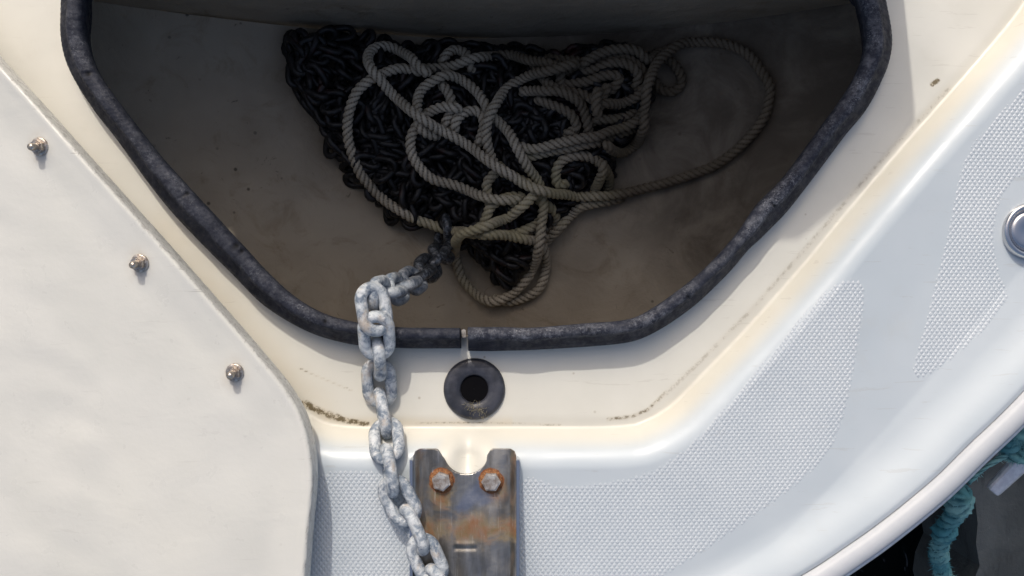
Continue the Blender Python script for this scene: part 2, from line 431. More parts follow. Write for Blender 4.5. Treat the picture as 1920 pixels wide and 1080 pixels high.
def a_yellow(X, Y):
    d, _, _ = sdf(X, Y, GUT)
    v = np.exp(-((d+.002)/.006)**2)*.26
    v *= 1 - .85*sm((W(0, 780)[1]-Y)/.012)
    v = np.maximum(v, .5*np.exp(-((d-.004)/.004)**2)*(X < 0))
    v = np.maximum(v, .35*stroke(X, Y, [(300, 420), (420, 560), (520, 690), (600, 770)], .012))
    return v
deck_me = field('deck', xs, ys, deck_in, deck_z, {'cream': a_cream, 'dirt': a_dirt, 'yellow': a_yellow})
deck = tag(link('deck', deck_me, mats['deck']), 'white and cream moulded bow deck around the open anchor locker', kind='structure')

# non skid patches: thousands of small raised diamonds draped over the deck
def patch(poly, lab):
    P = catmull(WP(poly, 0), .004, True)
    x0, y0 = P.min(0); x1, y1 = P.max(0); a, b = .00385, .0026
    pts = []
    for j in range(int((y1-y0)/b)+2):
        xr = np.arange(x0 + (j % 2)*a/2, x1, a); pts.append(np.stack([xr, np.full_like(xr, y0+j*b)], 1))
    pts = np.concatenate(pts); s_, _, _ = sdf(pts[:, 0], pts[:, 1], P); pts = pts[s_ > .0003]; s_ = s_[s_ > .0003]
    z = deck_z(pts[:, 0], pts[:, 1]); e = 1e-3
    gx = (deck_z(pts[:, 0]+e, pts[:, 1])-z)/e; gy = (deck_z(pts[:, 0], pts[:, 1]+e)-z)/e
    V = []; F = []; hx, hy = a*.49, b*.95
    for (x, y), zz, u, v, q_ in zip(pts, z, gx, gy, np.clip(s_/.0024, .25, 1)):
        k = len(V); hx = a*.49*q_; hy = b*.95*q_
        for f, h in ((1, -.00012), (.42, .00034*q_)):
            for dx, dy in ((hx, 0), (0, hy), (-hx, 0), (0, -hy)):
                V.append((x+dx*f, y+dy*f, zz+h+(u*dx+v*dy)*f))
        F += [(k, k+1, k+5, k+4), (k+1, k+2, k+6, k+5), (k+2, k+3, k+7, k+6), (k+3, k, k+4, k+7), (k+4, k+5, k+6, k+7)]
    o = link('non_skid_patch', mesh_np('non_skid_patch', V, F), mats['nonskid'], deck, smooth=False)
    tag(o, lab, kind='stuff')
patch([(974, 909), (1050, 908), (1130, 901), (1200, 886), (1250, 860), (1300, 820), (1350, 765), (1400, 708), (1450, 648), (1500, 590), (1540, 547), (1570, 527),
       (1600, 521), (1618, 534), (1622, 560), (1613, 640), (1602, 720), (1584, 800), (1560, 855), (1530, 888), (1480, 930), (1420, 972), (1350, 1022), (1260, 1080),
       (1180, 1120), (1100, 1150), (974, 1165)], 'large curved non skid patch right of the steel plate')
patch([(2000, 90), (1920, 160), (1880, 200), (1830, 255), (1806, 292), (1790, 350), (1775, 440), (1755, 530), (1735, 620), (1717, 690), (1722, 708), (1740, 712), (1780, 690),
       (1850, 630), (1892, 580), (1904, 550), (1885, 505), (1872, 440), (1885, 370), (1920, 330), (1980, 310), (2040, 200)], 'narrow non skid patch near the right deck edge')
patch([(560, 906), (764, 906), (764, 1150), (560, 1130)], 'small non skid patch between the white lid and the steel plate')

# ------------------------------------------------------------------ rub rail and hull side
def add_rail():
    path = [(x, y, zC) for x, y in CREASE]
    prof = [(.0006, -.004), (-.0008, -.0035), (-.0022, .0005), (-.0050, .0020), (-.0085, .0027), (-.0120, .0023), (-.0155, .0008), (-.0176, -.001), (-.0185, -.004), (-.0185, -.010), (0, -.012)]
    V, F = sweep(path, lambda i: [(u, v) for u, v in prof])
    r = empty('toe_rail', (W(1750, 940)[0], W(1750, 940)[1], 0)); inv = Matrix.Translation(-r.location)
    tag(r, 'white rounded toe rail running along the lower right deck edge above the water', 'toe rail')
    def P(name, V, F, m):
        me = mesh_np(name, V, F); me.transform(inv); return link(name, me, m, r)
    P('rail_cap', V, F, mats['rail'])
    pr = [(-.0180, -.0062), (-.0212, -.0062), (-.0222, -.0075), (-.0222, -.011), (-.0205, -.0125), (-.0175, -.0125)]
    V, F = sweep(path, lambda i: pr); P('metal_strip', V, F, mats['alu'])
    hp = [(-.017, -.0122), (-.014, -.05), (0, -.15), (.03, -.35), (.08, -.62)]
    V, F = sweep(path, lambda i: hp, caps=False); P('hull_side', V, F, mats['hull'])
add_rail()

# ------------------------------------------------------------------ locker interior
YB = .243
def floor_z(X, Y):
    ax = np.abs(X - CX)
    z = -.235 + .125*(ax/.32)**1.6
    z = z + .16*sm((-.06-Y)/.26) + .012*np.exp(-((YB-Y)/.012)) + .0015*vnoise(X, Y, .05, 3) + .0008*vnoise(X, Y, .017, 4)
    return np.minimum(z, -.03)
fx = np.arange(-.50, .45, .005); fy = np.append(np.arange(-.24, YB, .005), YB)
def hull_in(X, Y):
    c, cx, cy = sdf(X, Y, CREASE); return c - .012, cx, cy
me = field('locker_floor', fx, fy, lambda X, Y: sdf(X, Y, CREASE), lambda X, Y: np.minimum(floor_z(X, Y), -.03),
           {'painted_shade': lambda X, Y: sm((X-.04+.5*(Y-.05)+.03*vnoise(X, Y, .04, 31))/.13)*sm((Y+.07)/.06)})
tag(link('locker_floor', me, mats['locker']), 'dirty grey laminate bottom of the anchor locker', kind='structure')
bx_ = np.arange(-.50, .45, .02); bz = np.arange(-.32, -.018, .012)
V = [(x, YB - .003*math.sin(x*9) + .03*(-.02 - z)*0, z) for x in bx_ for z in bz]; nz = len(bz)
F = [(i*nz+j, (i+1)*nz+j, (i+1)*nz+j+1, i*nz+j+1) for i in range(len(bx_)-1) for j in range(nz-1)]
tag(link('locker_bulkhead', mesh_np('locker_bulkhead', V, F), mats['locker']), 'dark bulkhead closing the top end of the anchor locker', kind='structure')
# rim skirt below the opening
V, F = sweep([(x, y, -.017) for x, y in OPEN], lambda i: [(0, 0), (0, -.016)], closed=True)
link('locker_rim', mesh_np('locker_rim', V, F), mats['locker'], deck)

# ------------------------------------------------------------------ rubber seal
seal = empty('rubber_edge_seal', (0, 0, 0)); tag(seal, 'scuffed black rubber edge trim around the anchor locker opening', 'rubber seal')
def seal_strip(bd, lab, seed):
    o, i_ = bd; n = len(o); V = []; F = []; top = []
    prof = [(.40, -.030), (.16, -.012), (.04, -.002), (.05, .0060), (.13, .0088), (.26, .0097), (.44, .0092), (.53, .0070), (.60, .0036), (.84, -.0010), (.96, -.006), (1.0, -.012), (.98, -.0192)]
    tp = [0, 0, .3, .9, 1, .85, 1, .5, .04, 0, 0, 0, 0]
    m = len(prof); L = np.arange(n)*.002
    wob = vnoise(L, L*0+seed, .035, 9+seed)*.06; hw = vnoise(L, L*0+seed+3, .05, 20+seed)*.0010
    for k in range(n):
        a = Vector((*i_[k], 0)); b = Vector((*o[k], 0)); end = 1.0
        for (u, z), t in zip(prof, tp):
            uu = u + (wob[k] if .3 < u < .95 else wob[k]*.25)*.7
            p = a.lerp(b, uu); p.z = z + hw[k]*(1 if z > 0 else .3) + .00025*math.sin(k*1.7+u*9)
            V.append(p); top.append(t*(.45 if seed == 1 else 1.0)*(1 + .25*math.sin(k*.05)))
    for k in range(n-1):
        for q in range(m-1): F.append((k*m+q, (k+1)*m+q, (k+1)*m+q+1, k*m+q+1))
    F.append(tuple(range(m))); F.append(tuple((n-1)*m+q for q in reversed(range(m))))
    me = mesh_np('trim_strip', V, F); attr(me, 'top', top)
    co = np.array([v[:] for v in V]); nk = np.zeros(len(V))
    for px, py, rr_ in [(167, 137, .0022), (349, 364, .0024), (441, 461, .0026), (452, 470, .0018), (236, 244, .0012), (300, 310, .0010), (610, 601, .0016), (1105, 620, .0014), (1452, 385, .0013), (1290, 556, .0012), (1010, 628, .0010)]:
        q = W(px, py, .009); nk = np.maximum(nk, sm(1.4-np.hypot(co[:, 0]-q[0], co[:, 1]-q[1])/rr_))
    attr(me, 'nick', nk); co[:, 2] -= .0016*nk; me.vertices.foreach_set('co', co.ravel())
    ob = link('trim_strip', me, mats['rubber'], seal)
    if lab: ob['label'] = lab
seal_strip(sL, 'left rubber strip with pale scuffs along its crest', 1)
seal_strip(sR, 'right rubber strip, slightly wavy and greyer', 2)
seal_strip(sA, 'straight rubber strip along the far side of the opening', 3)
gx, gy = W(869, 634, -.004)
def box(name, c, s, mat, parent=None, bev=0.0, rz=0, M4=None):
    bm = bmesh.new(); bmesh.ops.create_cube(bm, size=1); bmesh.ops.scale(bm, vec=s, verts=bm.verts)
    if bev: bmesh.ops.bevel(bm, geom=bm.edges[:], offset=bev, segments=2, affect='EDGES')
    me = bpy.data.meshes.new(name); bm.to_mesh(me); bm.free()
    me.transform(M4 or Matrix.Translation(c) @ Matrix.Rotation(rz, 4, 'Z'))
    return link(name, me, mat, parent, smooth=False)
box('end_clip', (gx, gy+.003, -.012), (.0034, .007, .010), mats['bolt'], seal, .0008)

# ------------------------------------------------------------------ black bushing with dry fibres
bxy = W(889, 730, -.014)
bush = empty('drain_bushing', (bxy[0], bxy[1], -.018)); tag(bush, 'round black plastic bushing with a dark hole in the cream gutter', 'bushing')
V, F = lathe([(.0, -.001), (.0236, -.001), (.0236, .0015), (.0225, .0034), (.0205, .0042), (.0150, .0040), (.0118, .0034), (.0108, .0022), (.0102, -.0005)][1:] + [(.0098, -.012), (.009, -.03)], 64)
link('flange', mesh_np('flange', V, F), mats['bush'], bush)
# the deck is closed under the hole: a near-black disc inside the flange paints in the hole's darkness
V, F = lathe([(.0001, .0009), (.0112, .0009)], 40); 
hole_dark_mat = M('hole_darkness', (.004, .004, .005), .95, spec=.05).m
link('hole_dark_disc', mesh_np('hole_dark_disc', V, F), hole_dark_mat, bush)
bmf = []; 
def fibre_mesh(n, spread, seed, r=.00013):
    rr = random.Random(seed); V = []; F = []
    for q in range(n):
        a = rr.uniform(0, 6.28); x = rr.gauss(0, spread[0]); y = rr.gauss(0, spread[1]); L_ = rr.uniform(.002, .006); cu = rr.uniform(-260, 260)
        pts = []
        for s_ in range(8):
            x += math.cos(a)*L_/8; y += math.sin(a)*L_/8; a += cu*L_/8
            pts.append((x, y, .0045 + .0014*math.sin(s_*.8+q)))
        V2, F2 = sweep(pts, lambda i: [(r, 0), (0, r), (-r, 0), (0, -r), (r, 0)]); k = len(V); V += V2; F += [tuple(k+i for i in f) for f in F2]
    return V, F
V, F = fibre_mesh(70, (.0036, .0030), 3, .0001)
V = [Vector(v)+Vector((.0015, -.0150, 0)) for v in V]
deb = link('dry_fibres', mesh_np('dry_fibres', V, F), mats['debris'], None); deb.location = bush.location
tag(deb, 'tuft of dry plant fibres caught on the lower rim of the black bushing', 'debris', kind='stuff')

# ------------------------------------------------------------------ stained steel plate
def add_plate():
    zt = .0075
    x0, y0 = W(776, 842, zt); x1, _ = W(968, 842, zt); yb = W(0, 1200, zt)[1]
    nxc, nyc = W(874, 848, zt)
    root = empty('bow_roller_plate', ((x0+x1)/2, y0, zt)); inv = Matrix.Translation(-root.location)
    tag(root, 'rust stained steel channel plate with a notched end and two bolts', 'steel plate')
    # outline of the flat web with a notch, front end
    r = .0150; out = [(x0+.004, y0)]
    nl = nxc - .0245; nr = nxc + .0215
    out += [(nl+.002, y0)]
    for a in np.linspace(160, 20, 0): pass
    pts = [(nl+.004, y0-.001), (nl+.0065, y0-.005)]
    for a in np.linspace(200, 340, 19):
        pts.append((nxc + r*1.08*math.cos(R(a)), nyc - .0015 + r*math.sin(R(a))))
    pts += [(nr-.0060, y0-.005), (nr-.0035, y0-.001)]
    out += pts + [(nr-.0015, y0), (x1-.004, y0), (x1-.0012, y0-.0012), (x1, y0-.004), (x1, yb), (x0, yb), (x0, y0-.004), (x0+.0012, y0-.0012)]
    poly = np.array(out)
    gx_ = np.arange(x0-.001, x1+.002, .0012); gy_ = np.arange(yb, y0+.002, .0012)
    bolts = [W(828, 901, zt), W(921, 902, zt)]
    slot = W(872, 1028, zt)
    def z(X, Y):
        e = np.minimum(X-x0, x1-X)
        zz = zt + .0055*sm(1-e/.0055)            # upturned sides
        zz = zz - .0009*np.exp(-(((Y-slot[1]+.0)/.0015)**2))*(np.abs(X-slot[0]) < .0085) + .0007*np.exp(-(((Y-slot[1]-.003)/.0018)**2))*sm((.0085-np.abs(X-slot[0]))/.002)
        return zz + .0002*vnoise(X, Y, .012, 8)
    def rust(X, Y):
        v = np.zeros_like(X)
        v = np.maximum(v, np.exp(-(((X-bolts[0][0])/.013)**2+((Y-bolts[0][1]+.008)/.020)**2)))
        v = np.maximum(v, .9*np.exp(-(((X-bolts[1][0]-.004)/.013)**2+((Y-bolts[1][1]+.006)/.018)**2)))
        v = np.maximum(v, .6*np.exp(-((X-x0-.004)/.006)**2)*sm((Y-W(0, 1060)[1])/.02))
        v = np.maximum(v, .5*np.exp(-((X-x1+.003)/.005)**2))
        v = np.maximum(v, .8*np.exp(-((Y-W(0, 985)[1])/.017)**2))
        return v + .25
    def rust2(X, Y):
        v = np.zeros_like(X)
        for b in bolts:
            d = np.hypot(X-b[0], Y-b[1]); v = np.maximum(v, np.exp(-((d-.0082)/.0022)**2))
        return v
    me = field('plate_web', gx_, gy_, lambda X, Y: sdf(X, Y, poly), z, {'rust': rust, 'rust2': rust2}, skirt=.003)
    me.transform(inv); link('plate_web', me, mats['plate'], root, smooth=True)
    # bolts
    for k, b in enumerate(bolts):
        V, F = lathe([(.0001, .0012), (.0084, .0012), (.0089, .0006), (.0090, -.001)], 36)
        wa = mesh_np('rusty_washer', V, F); wo_ = link('rusty_washer', wa, mats['rustwasher'], root); wo_.location = Vector((b[0], b[1], zt)) - root.location
        bm = bmesh.new()
        bmesh.ops.create_cone(bm, cap_ends=True, segments=6, radius1=.0072, radius2=.0072, depth=.0052)
        bmesh.ops.rotate(bm, verts=bm.verts, matrix=Matrix.Rotation(R(12+k*17), 3, 'Z'))
        ed = [e for e in bm.edges if all(v.co.z > 0 for v in e.verts)]
        bmesh.ops.bevel(bm, geom=ed, offset=.0011, segments=2, affect='EDGES')
        me = bpy.data.meshes.new('hex_bolt'); bm.to_mesh(me); bm.free()
        ob = link('hex_bolt', me, mats['bolt'], root, smooth=False); ob.location = Vector((b[0], b[1], zt+.0036)) - root.location
    box('side_rail', (0, 0, 0), (.0022, abs(yb-y0)-.006, .016), mats['steel'], root, .0008, M4=inv @ Matrix.Translation((x0-.0012, (y0+yb)/2-.003, zt+.0015)))
    box('side_rail', (0, 0, 0), (.0022, abs(yb-y0)-.006, .016), mats['steel'], root, .0008, M4=inv @ Matrix.Translation((x1+.0012, (y0+yb)/2-.003, zt+.0015)))
add_plate()

# ------------------------------------------------------------------ white lid lying on the left
ZL = .034
LID = catmull(WP([(-60, 62), (0, 128), (60, 192), (130, 268), (200, 345), (300, 456), (400, 570), (480, 662), (535, 730), (566, 785), (582, 850), (586, 910), (579, 990), (572, 1080), (566, 1160)], ZL), .004)
LIDP = np.vstack([LID, WP([(540, 1200), (-700, 1200), (-760, 900), (-700, 100), (-420, -260), (-300, -280)], ZL)])
def lid_z(X, Y):
    d, _, _ = sdf(X, Y, LIDP)
    z = ZL + .0008*sm(1-d/.0095)*sm(d/.001+.2) - .0010*sm(1-d/.0016) - .0012*np.exp(-((d-.026)/.012)**2)
    # left part tilts beyond an added soft bend, so it catches more sun
    xb = W(150, 0, ZL)[0] + (W(0, 400, ZL)[1]-Y)*.17
    t = np.clip(xb - X, -1, 1)
    bend = .5*(np.sqrt(t*t + .008**2) + t)
    z = z - bend*.16
    z = z + .0007*vnoise(X, Y, .045, 11) + .0006*vnoise(X*.6+Y*.4, Y, .02, 12)*sm(t/.02)
    return z
lid = empty('hatch_lid', (W(200, 700, ZL)[0], W(200, 700, ZL)[1], ZL)); tag(lid, 'white fibreglass hatch lid lying open on the left with its inner face up', 'hatch lid')
lx = np.unique(np.concatenate([np.arange(-.66, -.40, .008), np.arange(-.40, -.13, .0016)])); ly = np.unique(np.concatenate([np.arange(-.26, .25, .0018), np.arange(.25, .34, .008)]))
me = field('lid_panel', lx, ly, lambda X, Y: sdf(X, Y, LIDP), lid_z, {'edge': lambda X, Y: sm(1-nearest(X, Y, LID)[0]/.009),
           'stain': lambda X, Y: np.max([np.exp(-(((X-W(a, b, ZL)[0])/.0062)**2 + ((Y-W(a, b, ZL)[1]+.002)/.0095)**2)) for a, b in [(66, 272), (259, 493), (438, 699)]], axis=0)}, skirt=.020)
me.transform(Matrix.Translation(-lid.location)); link('lid_panel', me, mats['lid'], lid)
# studs with dome nuts
def stud_parts():
    V, F = lathe([(.0001, .0), (.0066, 0), (.0066, .0012), (.0060, .0016), (.0046, .0018)], 28); a = mesh_np('washer', V, F)
    bm = bmesh.new(); bmesh.ops.create_cone(bm, cap_ends=True, segments=6, radius1=.0052, radius2=.0050, depth=.0048)
    bmesh.ops.bevel(bm, geom=[e for e in bm.edges if all(v.co.z > 0 for v in e.verts)], offset=.0008, segments=2, affect='EDGES')
    bmesh.ops.translate(bm, verts=bm.verts, vec=(0, 0, .0040)); b = bpy.data.meshes.new('nut'); bm.to_mesh(b); bm.free()
    pr = [(.0027, .006)]
    for k in range(5): pr += [(.0027, .0066+k*.0010), (.0023, .0071+k*.0010)]
    pr += [(.0024, .0116), (.0001, .0120)]
    V, F = lathe(pr, 20); c = mesh_np('threaded_stud', V, F)
    return a, b, c
sa, sb, sc_m = stud_parts()
for q, (px, py) in enumerate([(66, 272), (259, 493), (438, 699), (-130, 60)]):
    x, y = W(px, py, ZL+.003); z = float(lid_z(np.array([x]), np.array([y]))[0])
    r = empty('stud', (0, 0, 0)); r.name = 'bolt_stud'; r.parent = lid
    r.location = Vector((x, y, z)) - lid.location; r.rotation_euler = (R([14, 12, 9, 10][q]), R([-8, -7, -3, -8][q]), R(20*q))
    r.rotation_euler = (Matrix.Rotation(R([13, 11, 9, 10][q]), 4, 'X') @ Matrix.Rotation(R([-9, -8, -4, -8][q]), 4, 'Y')).to_euler()
    r.rotation_euler.x = R([9, 9, 8, 8][q]); 
    # parts of the stud are kept one level deep: joined group of sub-parts
    for nm, m_ in (('washer', sa), ('nut', sb), ('threaded_end', sc_m)):
        if not m_.materials: m_.materials.append(mats['stud'])
        link(nm, m_, None, r, smooth=(nm != 'nut'))

# added upright panel out of view, placed to shade the locker
lf = empty('added_shade_panel', (CX, .285, .0)); tag(lf, 'added unseen white panel standing beyond the far rim to shade the locker', 'shade panel')
def add_shade_panel():
    # width at height h: shaped to keep the sun off the locker floor
    hts = [0, .06, .14, .19, .232]; wl = [-.27, -.27, -.275, -.245, -.19]; wr = [.32, .32, .31, .26, .20]
    V = []; F = []
    for h, a, b in zip(hts, wl, wr):
        yy = .012*(h/.2)
        for x in np.linspace(a, b, 9): V.append((x, yy, h))
    for i in range(len(hts)-1):
        for j in range(8): F.append((i*9+j, i*9+j+1, (i+1)*9+j+1, (i+1)*9+j))
    me = mesh_np('shade_panel_sheet', V, F)
    bm = bmesh.new(); bm.from_mesh(me); bmesh.ops.solidify(bm, geom=bm.faces[:], thickness=.012); bm.to_mesh(me); bm.free()
    link('shade_panel_sheet', me, mats['hull'], lf, smooth=False)
    for x in (-.16, .17): box('shade_panel_hinge', (x, -.004, .004), (.04, .02, .010), mats['steel'], lf, .002)
add_shade_panel()

# ------------------------------------------------------------------ anchor chain
def link_mesh(nl, nr, name='link', L=.0227, Wd=.0272, d=.0091):
    """stadium shaped chain link in the XY plane, long axis X; L inner length"""
    r = d/2; R_ = (Wd-d)/2; half = (L+d)/2 - R_
    c = []
    for i in range(nl//2): a = -math.pi/2 + math.pi*i/(nl//2-1); c.append((half+R_*math.cos(a), R_*math.sin(a)))
    for i in range(nl//2): a = math.pi/2 + math.pi*i/(nl//2-1); c.append((-half+R_*math.cos(a), R_*math.sin(a)))
    V = []; F = []; n = len(c)
    for i in range(n):
        p = Vector((*c[i], 0)); t = Vector((*c[(i+1) % n], 0)) - Vector((*c[i-1], 0)); t.normalize(); s = t.cross(Vector((0, 0, 1)))
        for k in range(nr):
            a = 2*math.pi*k/nr; V.append(p + s*(r*math.cos(a)) + Vector((0, 0, r*math.sin(a))))
    for i in range(n):
        for k in range(nr):
            F.append((i*nr+k, i*nr+(k+1) % nr, ((i+1) % n)*nr+(k+1) % nr, ((i+1) % n)*nr+k))
    return mesh_np(name, V, F)
LK = link_mesh(28, 14); LK.materials.append(mats['galv'])
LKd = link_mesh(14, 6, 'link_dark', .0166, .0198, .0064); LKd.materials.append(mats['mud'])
LKs = link_mesh(22, 10, 'link_shaded'); LKs.materials.append(mats['painted_shade'])
for m_ in (LK, LKd, LKs): m_.polygons.foreach_set('use_smooth', [True]*len(m_.polygons))
chain = empty('anchor_chain', (*W(710, 720, -.01), -.01)); tag(chain, 'galvanised chain hanging over the rubber trim, its dark rest piled in the locker', 'chain')
cinv = Matrix.Translation(-chain.location); NL = [0]
_=0
def place_link(me, p, t, roll, up=Vector((0, 0, 1))):
    t = t.normalized(); side = up.cross(t)
    if side.length < 1e-3: side = Vector((1, 0, 0)).cross(t)
    side.normalize(); nrm = t.cross(side)
    m = Matrix((t, side, nrm)).transposed().to_4x4()
    m = Matrix.Translation(p) @ m @ Matrix.Rotation(roll, 4, 'X')
    o = bpy.data.objects.new('link', me); sc.collection.objects.link(o); o.parent = chain; o.matrix_local = cinv @ m; NL[0] += 1
    return o
# surface of the pile
PILE = catmull(WP([(550, 74), (548, 120), (562, 180), (598, 235), (618, 255), (628, 300), (652, 345), (700, 385), (735, 425), (800, 442), (838, 458), (885, 478), (905, 515), (935, 545),
                   (975, 545), (1003, 505), (1018, 440), (1070, 395), (1130, 355), (1160, 290), (1200, 240), (1215, 150), (1195, 108), (1000, 88), (760, 76), (640, 70)], -.215), .01, True)
PILE = PILE + np.stack([vnoise(PILE[:, 0], PILE[:, 1], .022, 61), vnoise(PILE[:, 0], PILE[:, 1], .022, 62)], 1)*.0035
def pile_h(X, Y):
    s_, _, _ = sdf(X, Y, PILE); return .050*np.clip(1-np.exp(-np.clip(s_, 0, 1)/.035), 0, 1) + .008*np.clip(s_/.01, 0, 1)
def surf(X, Y):
    X = np.asarray(X, float); Y = np.asarray(Y, float)
    return floor_z(X, Y) + pile_h(X, Y)
def onsurf(px, py, off=0.0):
    z = -.19
    for _ in range(12):
        x, y = W(px, py, z); z = .5*z + .5*(float(surf(np.array([x]), np.array([y]))[0]) + off)
    return x, y, z
# path of the outgoing chain: (px, py, z)
cp = [(700, 572, .0215), (704, 600, .0215), (707, 640, .016), (709, 680, -.002), (711, 722, -.0105), (716, 765, -.0105), (722, 795, -.006), (726, 840, .0075), (729, 875, .0135), (738, 915, .0135), (762, 962, .0150), (784, 1010, .0180), (806, 1060, .0190), (828, 1110, .019), (850, 1160, .019)]
C3 = catmull([(*W(a, b, z), z) for a, b, z in cp], .0005)
def lay(C3, me, start=0.0, par=0, rolls=None, pitch=.0236, n=99):
    L_ = np.concatenate([[0], np.cumsum(np.linalg.norm(np.diff(C3, axis=0), axis=1))]); s_ = start; k = 0
    while s_ < L_[-1] and k < n:
        if isinstance(me, tuple): mm = me[0] if k < me[2] else me[1]
        else: mm = me
        a = np.array([np.interp(s_-.006, L_, C3[:, q]) for q in range(3)]); b = np.array([np.interp(s_+.006, L_, C3[:, q]) for q in range(3)])
        p = (a+b)/2; r = R(90 if (k+par) % 2 else 0) + (rolls(k) if rolls else 0)
        place_link(mm, Vector(p), Vector(b-a), r); s_ += pitch; k += 1
    return k
lay(C3, LK, .0, 1, lambda k: R([60, -8, -20, 6, -12, 5, -14, 12, -24, 15, -28, 20, -20][k % 13]) )
xe, ye, ze = onsurf(838, 462, .012)
ip = [(*W(697, 568, .020), .020), (*W(706, 552, .010), .010), (*W(735, 545, -.03), -.03), (*W(768, 530, -.08), -.08), (*W(800, 505, -.13), -.13), (*W(825, 478, -.17), -.17), (xe, ye, ze), onsurf(838, 430, .008)]
C4 = catmull(ip, .0005)
lay(C4, (LK, LKs, 5), .019, 0, lambda k: R([30, 20, 12, 25, 5, 30, 15, 20, 10][k % 9]))
# the pile: wandering chain runs laid over a mound
def pile_runs(count, off, seed, store):
    rr = random.Random(seed); n = 0; lo = PILE.min(0); hi = PILE.max(0)
    while n < count:
        while True:
            x, y = rr.uniform(lo[0], hi[0]), rr.uniform(lo[1], hi[1])
            if sdf(np.array([x]), np.array([y]), PILE)[0][0] > .004: break
        a = rr.uniform(0, 6.28); par = 0; cur = rr.uniform(-.6, .6)
        for k in range(rr.randint(6, 16)):
            x2 = x + .0160*math.cos(a); y2 = y + .0160*math.sin(a)
            if sdf(np.array([x2]), np.array([y2]), PILE)[0][0] < .002: break
            z = float(surf(np.array([(x+x2)/2]), np.array([(y+y2)/2]))[0]) + off + rr.uniform(-.004, .005)
            store.append((Vector(((x+x2)/2, (y+y2)/2, z)), Vector((x2-x, y2-y, rr.uniform(-.008, .008))), R((45 if par else -45)+rr.uniform(-25, 25))))
            x, y = x2, y2; a += cur + rr.uniform(-.35, .35); cur += rr.uniform(-.2, .2); par ^= 1; n += 1
st = []; pile_runs(275, .006, 5, st)
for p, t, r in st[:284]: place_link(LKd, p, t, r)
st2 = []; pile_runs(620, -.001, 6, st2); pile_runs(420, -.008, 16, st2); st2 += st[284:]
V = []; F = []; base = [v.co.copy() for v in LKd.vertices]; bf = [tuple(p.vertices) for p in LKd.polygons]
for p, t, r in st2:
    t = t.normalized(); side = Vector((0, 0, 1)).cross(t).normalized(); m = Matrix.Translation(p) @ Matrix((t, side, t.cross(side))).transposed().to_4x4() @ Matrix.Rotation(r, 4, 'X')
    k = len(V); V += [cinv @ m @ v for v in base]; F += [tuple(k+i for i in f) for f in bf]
po = link('buried_links', mesh_np('buried_links', V, F), mats['mud'], chain); tag(po, 'dark chain links packed in the lower layers of the pile', kind='stuff')

